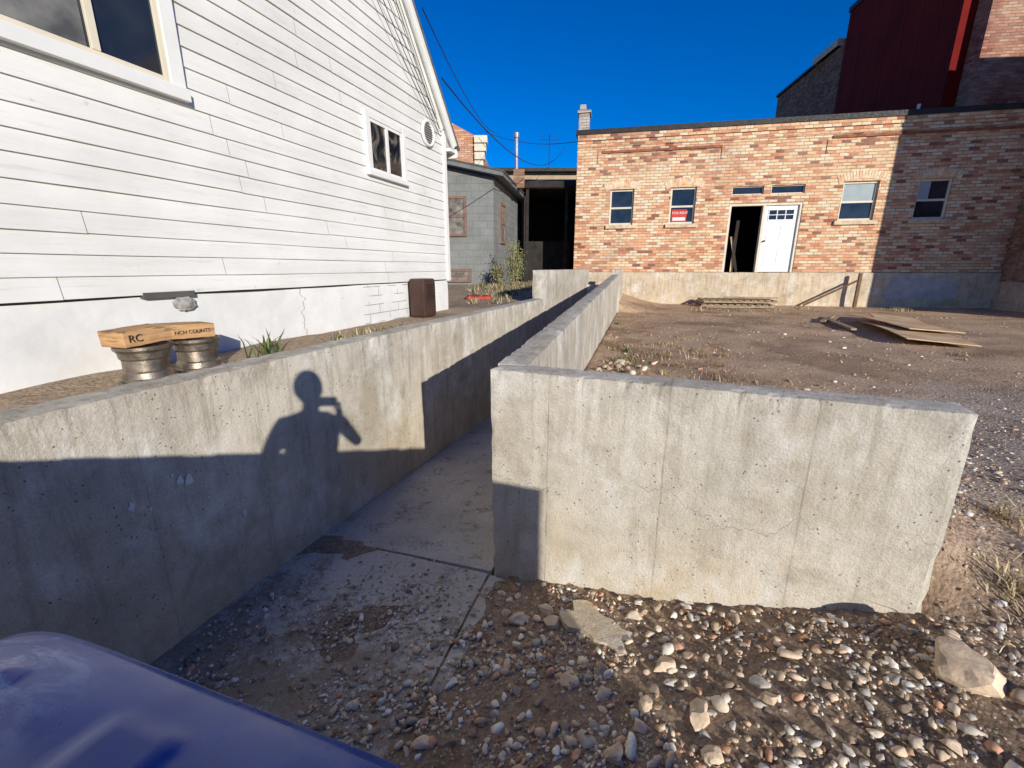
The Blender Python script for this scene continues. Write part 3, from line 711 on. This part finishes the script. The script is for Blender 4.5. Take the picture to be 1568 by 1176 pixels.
quadbox('front_brick',[(14.75,15.9),(28,14.2),(28,16.38),(14.75,16.38)],.5,16,brick('red_brick',[(0,(.36,.13,.085)),(.3,(.43,.18,.12)),(.6,(.30,.095,.07)),(.8,(.48,.26,.18))],(.32,.26,.21)),RD)
quadbox('roof_parapet',[(14.25,16.35),(14.5,16.35),(15.3,23.05),(15.05,23.05)],12.902,13.1,m_black,RD)

# ------------------------------------------------------------ grey house
G=empty('grey_house')
m_gb=NT('grey_block',.9,.2); s_=m_gb.sep()
zr=m_gb.math('DIVIDE',s_[2],.2); uu=m_gb.math('ADD',m_gb.math('DIVIDE',m_gb.math('ADD',s_[0],s_[1]),.4),m_gb.math('MULTIPLY',m_gb.math('FLOORED_MODULO',m_gb.math('FLOOR',zr),2.0),.5))
fu=m_gb.math('FRACT',uu); fv=m_gb.math('FRACT',zr)
dd=m_gb.math('MINIMUM',m_gb.math('MULTIPLY',m_gb.math('MINIMUM',fu,m_gb.math('SUBTRACT',1,fu)),.4),m_gb.math('MULTIPLY',m_gb.math('MINIMUM',fv,m_gb.math('SUBTRACT',1,fv)),.2))
jm=m_gb.math('LESS_THAN',dd,.008)
c=m_gb.ramp(m_gb.noise(1.5,6,.65),[(.3,(.17,.175,.165)),(.7,(.26,.265,.255))]); c=m_gb.mix(m_gb.math('MULTIPLY',jm,.4),c,(.12,.12,.12))
m_gb.set('Base Color',c); m_gb.bump(m_gb.math('SUBTRACT',m_gb.noise(20,4),jm),.5,.015); m_gb=m_gb.m
gx0,gx1,gy0,gy1=-4.5,-.53,13.3,18.2
gz=4.35
def GP(u): return (gx1+.9*u, gy0+(gy1-gy0)*u)
V=[(gx0,13.6,.8),(gx1,gy0,.8),(gx1,gy0,gz),(gx0,13.6,gz+.85)]; mobj('front_wall',V,[(0,1,2,3)],m_gb,G)
a=GP(0);b=GP(1); mobj('side_wall',[(a[0],a[1]+.002,.6),(b[0],b[1],.6),(b[0],b[1],gz),(a[0],a[1]+.002,gz)],[(0,1,2,3)],m_gb,G)
m_ge=simple('grey_trim',(.16,.17,.175),.7,.2,5)
V=[(gx0,13.35,gz+.88),(gx1+.28,12.98,gz-.02),(gx1+1.25,gy1+.3,gz-.02),(gx0,gy1+.3,gz+.88)]
mobj('roof',V+[(x,y,z+.10) for x,y,z in V],[(0,1,2,3),(7,6,5,4),(0,4,5,1),(1,5,6,2),(2,6,7,3),(3,7,4,0)],m_ge,G)
V=[(gx0,13.34,gz+.98),(gx1+.30,12.96,gz+.082),(gx1+1.28,gy1+.3,gz+.082),(gx0,gy1+.3,gz+.98)]
mobj('roofing',V+[(x,y,z+.05) for x,y,z in V],[(0,1,2,3),(7,6,5,4),(0,4,5,1),(1,5,6,2),(2,6,7,3),(3,7,4,0)],simple('tar_roof',(.10,.085,.08),.9,.3,8),G)
m_gw=simple('brown_sash',(.20,.13,.10),.7,.2,5)
m_dg=simple('dusty_glass',(.20,.18,.16),.15,.6,5,spec=.6)
def gwin(x0,x1,z0,z1,rz,loc):
    w=empty('window',loc,rz); w.parent=G
    mobj('frame',*merge([bx(x0-.07,x0,-.05,.02,z0-.07,z1+.07),bx(x1,x1+.07,-.05,.02,z0-.07,z1+.07),bx(x0,x1,-.05,.02,z1,z1+.07),bx(x0,x1,-.06,.02,z0-.07,z0),bx(x0,x1,-.04,.0,(z0+z1)/2-.025,(z0+z1)/2+.025),bx((x0+x1)/2-.015,(x0+x1)/2+.015,-.035,0,(z0+z1)/2,z1)]),m_gw,w)
    box('glass',(x0,x1,-.02,-.012,z0,z1),m_dg,w)
gwin(-1.45,-.85,2.85,3.80,math.atan2(-.3,3.97),(gx1,gy0-.01,0))
gwin(.9,1.5,2.7,3.75,math.atan2(4.9,.9),(gx1,gy0,0))
gwin(-1.45,-.75,1.55,1.80,math.atan2(-.3,3.97),(gx1,gy0-.01,0))
mobj('flue',*merge([tube((.15,16.2,4.4),(.15,16.2,6.1),.06,14),tube((.15,16.2,6.1),(.15,16.2,6.25),.09,14)]),simple('galvanised',(.35,.35,.35),.5,.2,5,metal=.6),G)
box('red_chimney',(.05,.4,15.2,15.5,4.4,4.95),m_rb,G)
OB=empty('orange_brick_building')
m_ob=brick('orange_brick',[(0,(.66,.30,.17)),(.3,(.72,.38,.24)),(.6,(.58,.25,.15)),(.8,(.76,.47,.32))],(.5,.42,.34),weather=.15)
V=[(-6,21,1),(-1.5,20.4,1),(-1.5,20.4,7.25),(-6,21,9.6),(-6,27,1),(-1.2,27,1),(-1.2,27,7.25),(-6,27,9.6)]
mobj('walls',V,[(0,1,2,3),(1,5,6,2),(3,2,6,7),(5,4,7,6),(4,0,3,7)],m_ob,OB)
m_cs=simple('cream_stone',(.70,.63,.50),.85,.15,6,bump=.3)
P=[bx(-1.55,-1.25,20.3,20.7,1,6.0)]
for i in range(4): P.append(bx(-1.6,-1.22+.06*i,20.25,20.75,6.02+i*.32,6.30+i*.32))
mobj('quoin_pier',*merge(P),m_cs,OB,bevel=.02)
SH=empty('rear_shed')
m_dk=simple('shade_dark_boards',(.03,.025,.022),.9,.4,4)  # near-black: shade of the rear building put into the board colour
m_tan=simple('tan_stucco',(.42,.32,.22),.9,.2,3)
box('upper_wall',(-1,6,23.0,23.3,5.0,6.35),m_tan,SH)
box('roof',(-1.2,6.2,22.6,27,6.352,6.5),m_black,SH)
box('back_wall',(-2,6,20.4,20.5,.5,4.9),m_dk,SH)
box('canopy',(.3,3.0,16.6,20.5,4.65,4.85),m_dk,SH)
mobj('canopy_slope',[(.2,16.5,4.6),(3.0,16.5,4.6),(3.0,20.5,5.6),(.2,20.5,5.6)],[(0,1,2,3)],simple('rust_roof',(.13,.07,.05),.8,.4,3),SH)
box('fence',(.45,2.3,18.0,18.06,.6,2.9),m_dk,SH)
box('gate_side',(.42,.5,17.06,20.4,.6,4.6),m_dk,SH)
mobj('posts',*merge([bx(.5,.6,16.6,16.7,.6,4.65),bx(1.9,2.0,16.6,16.7,.6,4.65)]),m_dk,SH)
an=empty('tv_antenna',(1.75,22.5,6.5))
mobj('mast',*merge([tube((0,0,0),(0,0,1.4),.02),tube((-.5,0,1.15),(.5,0,1.15),.012),tube((-.3,0,1.15),(-.3,.0,1.4),.01),tube((.0,-.4,1.25),(.0,.4,1.25),.01),tube((.3,0,.95),(.3,0,1.35),.01)]),m_wire,an)

# ------------------------------------------------------------ vegetation
t=NT('foliage',.85,.1); t.set('Base Color',t.n('ShaderNodeAttribute',attribute_name='tint').outputs['Color']); m_leaf=t.m
def tintit(o,Cc):
    a=o.data.color_attributes.new('tint','FLOAT_COLOR','POINT'); a.data.foreach_set('color',[q for c in Cc for q in c]); return o
def blades(name,centres,mat_cols,n,spread,h,w=.006,lean=.5):
    V=[];F=[];Cc=[]
    for (x,y,s) in centres:
        for i in range(int(n*s)):
            a=R.random()*6.283; rr=abs(R.gauss(0,spread*s)); bx_=x+rr*math.cos(a); by=y+rr*math.sin(a)
            if in_wall(bx_,by): continue
            z=g(bx_,by)-.005; hh=h*s*R.uniform(.35,1.1); la=R.random()*6.283; ll=hh*lean*R.random()
            ww=w*R.uniform(.6,1.4); pa=la+1.57
            dx,dy=ww*math.cos(pa),ww*math.sin(pa)
            m1=(bx_+ll*.4*math.cos(la),by+ll*.4*math.sin(la),z+hh*.6); tp=(bx_+ll*math.cos(la)*1.4,by+ll*math.sin(la)*1.4,z+hh*.95)
            k=len(V); V+=[(bx_-dx,by-dy,z),(bx_+dx,by+dy,z),(m1[0]+dx*.7,m1[1]+dy*.7,m1[2]),(m1[0]-dx*.7,m1[1]-dy*.7,m1[2]),tp]
            F+=[(k,k+1,k+2,k+3),(k+3,k+2,k+4)]
            c=R.choice(mat_cols); v_=R.uniform(.7,1.25); Cc+=[(c[0]*v_,c[1]*v_,c[2]*v_,1)]*5
    return tintit(mobj(name,V,F,m_leaf),Cc)
straw=[(.62,.49,.29),(.52,.40,.23),(.66,.55,.36),(.38,.29,.17)]; brownw=[(.26,.16,.10),(.36,.23,.13),(.18,.11,.07),(.46,.32,.18)]; green=[(.10,.13,.05),(.16,.18,.07),(.07,.10,.04)]
cen=[]
for i in range(150):
    y=R.uniform(3,13.5); x=R.uniform(-.4+.29*y,8)
    cen.append((x,y,R.uniform(.25,.7)))
blades('dry_grass',cen,straw+brownw,60,.22,.08,.004,1.3)
cen=[]
for i in range(46):
    y=R.uniform(3.0,7.0); x=-.45+.29*y+R.uniform(0,1.8); cen.append((x,y,R.uniform(.4,1)))
blades('dry_weeds',cen,brownw+brownw+straw,110,.18,.10,.004,1.3)
blades('dry_grass',[(*pq(2.75,.25),1),(*pq(2.95,.05),.9),(*pq(3.1,.4),1.),(*pq(2.6,.6),.6),(*pq(3.4,.2),.8),(*pq(3.0,-.2),.6),(*pq(2.5,-.05),.7),(*pq(2.42,.12),.6)],straw,170,.14,.15,.0035,1.6)
blades('weeds',[(1.45,5.6,1),(1.7,6.3,.8),(1.3,5.0,.6),(2.3,9.5,.7)],green+straw[:1],90,.12,.11,.006,1)
cen=[(R.uniform(-.9,.6),R.uniform(8.2,12.9),R.uniform(.4,1)) for i in range(50)]
blades('weeds',[c for c in cen if c[0]<-2.4245+.37*c[1]-.4],straw+green,80,.2,.16,.006,.9)
blades('yucca_plant',[(-1.83,3.18,1)],green,34,.05,.20,.010,1.1)
blades('weeds',[(-1.55,3.95,.6),(-1.45,4.2,.6),(-1.35,4.45,.5),(-1.25,4.7,.5)],green+straw,60,.12,.17,.006,1.2)
cen=[(R.uniform(5,12.5),R.uniform(12.2,13.6),R.uniform(.4,.9)) for i in range(30)]
blades('dry_grass',[c for c in cen if c[1]<15.6-.21*c[0]],straw+green[:1],50,.2,.16,.005,1)
V=[];F=[];Cc=[]
for i in range(4200):
    if R.random()<.75:
        y=R.uniform(2.7,13); x=R.uniform(-.4+.29*y,-.4+.29*y+6.5*R.random()+.6)
    else:
        x,y=pq(R.uniform(-.9,3.6),R.uniform(-1.8,-.03))
    if in_wall(x,y) or clump(x,y,1.3,9)<.47: continue
    q_=.375*(x+.124)+.927*(y-2.37); dr_=x-(-.811+.29*y)
    if q_>0 and dr_<.2: continue
    z=g(x,y)+micro(x,y)+R.uniform(.008,.022); a=R.random()*6.28; s=R.uniform(.007,.020)
    c0,s0=math.cos(a)*s,math.sin(a)*s; k=len(V)
    V+=[(x-c0,y-s0,z-.003),(x-s0*.55,y+c0*.55,z+R.uniform(0,.008)),(x+c0,y+s0,z),(x+s0*.55,y-c0*.55,z+R.uniform(0,.008))]
    F.append((k,k+1,k+2,k+3)); c=R.choice([(.42,.26,.13),(.30,.17,.09),(.55,.38,.20),(.22,.13,.08)]); Cc+=[(*c,1)]*4
tintit(mobj('dead_leaves',V,F,m_leaf),Cc)
def shrub(name,x,y,h,r,n):
    z0=g(x,y); V=[];F=[];Cc=[]; tips=[]; st=[]
    for i in range(16):
        a=R.random()*6.28; l=R.uniform(.5,1)*h; s=R.uniform(.1,.5)*r*1.6
        p1=(x+s*math.cos(a),y+s*math.sin(a),z0+l); st.append(tube((x+.03*math.cos(a),y+.03*math.sin(a),z0-.02),p1,.007,5)); tips.append(p1)
    for i in range(n):
        tp=R.choice(tips); k=R.uniform(.25,1.05); c=Vector((x,y,z0)).lerp(Vector(tp),k)+Vector((R.gauss(0,.08),R.gauss(0,.08),R.gauss(0,.07)))
        a=Vector((R.gauss(0,1),R.gauss(0,1),R.gauss(0,1))).normalized(); b=a.orthogonal().normalized(); s=R.uniform(.012,.032)
        m=len(V); V+=[tuple(c-a*s),tuple(c+b*s*.5),tuple(c+a*s),tuple(c-b*s*.5)]; F.append((m,m+1,m+2,m+3))
        cc=R.choice([(.26,.27,.11),(.15,.17,.07),(.42,.37,.17),(.10,.12,.05)]); Cc+=[(*cc,1)]*4
    e=empty(name)
    mobj('stems',*merge(st),m_wood,e); tintit(mobj('leaves',V,F,m_leaf,e),Cc)
shrub('shrub',.05,12.3,1.15,.32,2600)
shrub('shrub',-.35,12.6,.6,.25,700)
V,F=latbox(8,6,2,lambda u,v,w,i,j,k:((u-.5)*.5,(v-.5)*.4,w*(.10+.06*mn.noise(Vector((u*4,v*4,0))))*(1-.7*max(abs(u-.5),abs(v-.5)))))
mobj('red_tarp',V,F,simple('red_plastic',(.45,.06,.04),.6,.2,8),loc=(-.68,9.15,1.26),smooth=True)

# ------------------------------------------------------------ blue wheeled cart
t=NT('blue_plastic',.28,.5)
c=t.ramp(t.noise(3,6,.65),[(.3,(.005,.035,.20)),(.7,(.010,.07,.36))])
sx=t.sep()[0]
gloss_=t.math('MULTIPLY',t.ramp(t.noise(1,8,.8,dist=.8,vec=t.map((7,16,6))),[(.52,0),(.62,.7)]),t.ramp(t.math('MULTIPLY',sx,-2.5),[(.25,.0),(.75,1)]))
c=t.mix(gloss_,c,(.40,.54,.74))  # sunlit gloss painted as pale blue streaks on the left part
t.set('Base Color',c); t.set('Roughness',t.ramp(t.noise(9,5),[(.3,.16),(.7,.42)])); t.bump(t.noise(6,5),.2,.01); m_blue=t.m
cart=empty('trash_cart',(-.49,.13,0),math.atan2(-.331,1))
gz0=.08
def rr(u,v,w_,d_):
    x=(u*2-1);y=(v*2-1); p=9.0; k=(abs(x)**p+abs(y)**p)**(1/p) if (x or y) else 0
    m=max(abs(x),abs(y)); s=m/k if k else 1
    return x*s*w_/2,y*s*d_/2,m
def lid(u,v,w,i,j,k):
    x,y,m=rr(u,v,.80,.66)
    dome=.040*(1-m**5)
    rib=.008*sm(.35,.6,math.cos(x*22))*(1 if m<.78 else 0)
    z=1.365+dome+rib if k==1 else 1.335
    return (x,y,z)
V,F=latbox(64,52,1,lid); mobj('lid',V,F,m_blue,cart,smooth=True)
def lidrim(u,v,w,i,j,k):
    x,y,m=rr(u,v,.825,.685); return (x,y,1.325+.022*w)
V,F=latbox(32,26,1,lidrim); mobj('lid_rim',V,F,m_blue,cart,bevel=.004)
def body(u,v,w,i,j,k):
    s=.78+.22*w; x,y,m=rr(u,v,.74*s,.60*s); return (x,y,gz0+.06+(1.24)*w)
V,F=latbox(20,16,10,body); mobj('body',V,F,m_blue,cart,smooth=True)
def lip(u,v,w,i,j,k):
    x,y,m=rr(u,v,.77,.63); return (x,y,1.27+.045*w)
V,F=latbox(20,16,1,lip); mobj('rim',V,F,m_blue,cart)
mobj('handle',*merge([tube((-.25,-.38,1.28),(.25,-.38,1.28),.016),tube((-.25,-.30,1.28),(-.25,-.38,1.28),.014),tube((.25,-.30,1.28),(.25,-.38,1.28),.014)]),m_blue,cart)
for s in (-1,1):
    mobj('wheel',*xf(lathe([(.03,-.025),(.11,-.025),(.125,-.015),(.125,.015),(.11,.025),(.03,.025)],28),(s*.32,-.24,gz0+.125),(0,rad(90),0)),m_black,cart)

# ------------------------------------------------------------ assumed board fence behind the camera, unseen, added to cast the foreground shadow
FN=empty('shadow_caster_fence',(0,-.684,0),math.atan2(-.353,1))
P=[]; x=-2.45
while x<1.75:
    P.append(xf(bx(0,.140,-.012,.012,-.2,1.75+R.uniform(-.006,.006)),(x,0,0),(0,0,0))); x+=.1425
x_end=x
mobj('boards',*merge(P),m_wood,FN)
mobj('rails',*merge([bx(-2.45,x_end,-.06,-.013,.5,.59),bx(-2.45,x_end,-.06,-.013,1.45,1.54)]),m_wood,FN)
mobj('posts',*merge([bx(a,a+.09,-.151,-.061,-.2,1.74) for a in (-2.4,-.4,x_end-.12)]),m_wood,FN)

# ------------------------------------------------------------ photographer
PH=empty('photographer')
def skin(name,pts,edges,radii,mat,root=0,sub=2):
    me=bpy.data.meshes.new(name); me.from_pydata(pts,edges,[]); o=bpy.data.objects.new(name,me); link(o,PH)
    me.materials.append(mat)
    s=o.modifiers.new('s','SKIN'); s.use_smooth_shade=True
    for i,r in enumerate(radii):
        sv=me.skin_vertices[0].data[i]; sv.radius=(r,r*.85) if not hasattr(r,'__len__') else r; sv.use_root=(i==root)
    u=o.modifiers.new('u','SUBSURF'); u.levels=sub; u.render_levels=sub; return o
m_jk=simple('jacket_cloth',(.06,.07,.09),.9,.2,9,bump=.3); m_jn=simple('denim',(.07,.10,.17),.9,.2,14,bump=.3); m_sk=simple('skin',(.55,.35,.26),.55,.06,8)
gy=-.32; gf=g(0,gy); top_z=1.955
leg=(top_z-gf)/1.57
def Z(h): return gf+h*leg
pts_=[(0,gy,Z(.95)),(0,gy,Z(1.15)),(0,gy-.01,Z(1.38)),(0,gy-.0,Z(1.50)),(0,gy+.02,Z(1.56)),
  (-.17,gy,Z(1.46)),(-.30,gy+.04,Z(1.24)),(-.13,gy+.17,Z(1.44)),
  (.17,gy,Z(1.46)),(.33,gy+.03,Z(1.25)),(.13,gy+.17,Z(1.44))]
skin('jacket',pts_,[(0,1),(1,2),(2,3),(3,4),(2,5),(5,6),(6,7),(2,8),(8,9),(9,10)],[(.16,.12),(.15,.115),(.17,.12),(.09,.08),(.06,.06),.068,.05,.038,.068,.05,.038],m_jk)
pts_=[(0,gy,Z(.97)),(-.095,gy,Z(.86)),(-.11,gy+.02,Z(.48)),(-.115,gy-.01,Z(.10)),(.095,gy,Z(.86)),(.11,gy+.02,Z(.48)),(.115,gy-.01,Z(.10))]
skin('jeans',pts_,[(0,1),(1,2),(2,3),(0,4),(4,5),(5,6)],[(.15,.12),.095,.065,.05,.095,.065,.05],m_jn)
for s in (-1,1):
    gg=g(s*.115,gy+.04)
    skin('shoe',[(s*.115,gy-.06,gg+.05),(s*.115,gy+.04,gg+.055),(s*.12,gy+.15,gg+.04)],[(0,1),(1,2)],[.045,.05,.04],m_black)
v0,f0=ico(4); V=[]
for q in v0:
    x,y,z=q
    w=.078*(1-.16*max(0,-z)**1.3); X=x*w; Y=y*.097; Zz=z*.118
    if y>0:
        Y+=.020*math.exp(-((x/.16)**2+((z+.12)/.20)**2))
        Y-=.010*math.exp(-(((abs(x)-.36)/.16)**2+((z-.08)/.12)**2))
        Y+=.006*math.exp(-((x/.3)**2+((z+.45)/.07)**2))
        Y+=.008*math.exp(-((x/.3)**2+((z+.8)/.2)**2))
    if y<0: Y*=1.08
    V.append((X,Y+gy+.03,Zz+2.07))
mobj('head',V,[tuple(a) for a in f0.tolist()],m_sk,PH,smooth=True)
m_eye=simple('eye',(.7,.7,.68),.3,.02,3)
for s in (-1,1):
    mobj('eye',[(a[0]*.012+s*.029,a[1]*.010+gy+.03+.080,a[2]*.009+2.079) for a in I2[0]],[tuple(a) for a in I2[1].tolist()],m_eye,PH,smooth=True)
    mobj('ear',[(a[0]*.010+s*.082,a[1]*.018+gy+.02,a[2]*.032+2.065) for a in I2[0]],[tuple(a) for a in I2[1].tolist()],m_sk,PH,smooth=True)
mobj('mouth',[(a[0]*.024,a[1]*.006+gy+.03+.092,a[2]*.005+2.018) for a in I2[0]],[tuple(a) for a in I2[1].tolist()],simple('lips',(.42,.18,.15),.5,.05,4),PH,smooth=True)
mobj('hair',[(q[0]*.084,(q[1]*.106-.012)+gy+.03,max(q[2],.12-.55*max(0,-q[1]))*.122+2.078) for q in v0],[tuple(a) for a in f0.tolist()],simple('hair',(.05,.035,.025),.8,.3,30,bump=.6),PH,smooth=True)
skin('neck',[(0,gy,1.86),(0,gy+.02,2.0)],[(0,1)],[.055,.052],m_sk)
phz=1.90; phy=-.035
box('phone',(-.075,.075,phy-.008,phy,phz-.036,phz+.036),m_black,PH,bevel=.003)
for s in (-1,1):
    w=Vector((s*.125,gy+.19,phz-.10)); pc=Vector((s*.098,phy-.05,phz-.035))
    skin('forearm',[(s*.13,gy+.17,Z(1.43)),tuple(w),tuple(pc)],[(0,1),(1,2)],[.032,.025,(.03,.018)],m_sk)
    for k in range(4):
        b=pc+Vector((0,.008,.018-.017*k)); L=[.040,.045,.042,.034][k]
        skin('finger_%d'%k,[tuple(b),tuple(b+Vector((-s*.004,L*.7+.012,.004))),tuple(b+Vector((-s*.016,.050,.004))),tuple(b+Vector((-s*.036,.052,.003)))],[(0,1),(1,2),(2,3)],[.010,.009,.008,.007],m_sk,sub=1)
    skin('thumb',[tuple(pc+Vector((-s*.005,0,-.02))),tuple(pc+Vector((-s*.022,.012,-.012))),tuple(pc+Vector((-s*.04,.030,.002)))],[(0,1),(1,2)],[.012,.011,.009],m_sk,sub=1)

# ------------------------------------------------------------ light, sky, camera
sd=Vector((.40,-.91,.28)).normalized()
sun=bpy.data.lights.new('sun','SUN'); sun.energy=5.0; sun.angle=rad(.5); sun.color=(1,.945,.84)
so=bpy.data.objects.new('sun',sun); so.rotation_euler=sd.to_track_quat('Z','Y').to_euler(); link(so)
w=bpy.data.worlds.new('World'); scene.world=w; w.use_nodes=True; nt=w.node_tree
sk=nt.nodes.new('ShaderNodeTexSky'); sk.sky_type='NISHITA'; sk.sun_disc=False
sk.sun_elevation=math.asin(sd.z); sk.sun_rotation=math.atan2(sd.x,sd.y)
sk.altitude=2200; sk.air_density=1.0; sk.dust_density=0.0; sk.ozone_density=4.0
hs=nt.nodes.new('ShaderNodeHueSaturation'); hs.inputs['Saturation'].default_value=1.34; hs.inputs['Hue'].default_value=.515
nt.links.new(sk.outputs[0],hs.inputs['Color'])
nt.links.new(hs.outputs[0],nt.nodes['Background'].inputs[0]); nt.nodes['Background'].inputs[1].default_value=.14
cam=bpy.data.cameras.new('camera'); cam.sensor_width=36; cam.lens=665/1568*36; cam.clip_start=.02; cam.clip_end=2000
co=bpy.data.objects.new('camera',cam); co.location=(0,0,1.9); co.rotation_euler=(rad(75),0,0); link(co); scene.camera=co
scene.view_settings.view_transform='Standard'; scene.view_settings.look='None'; scene.view_settings.exposure=0
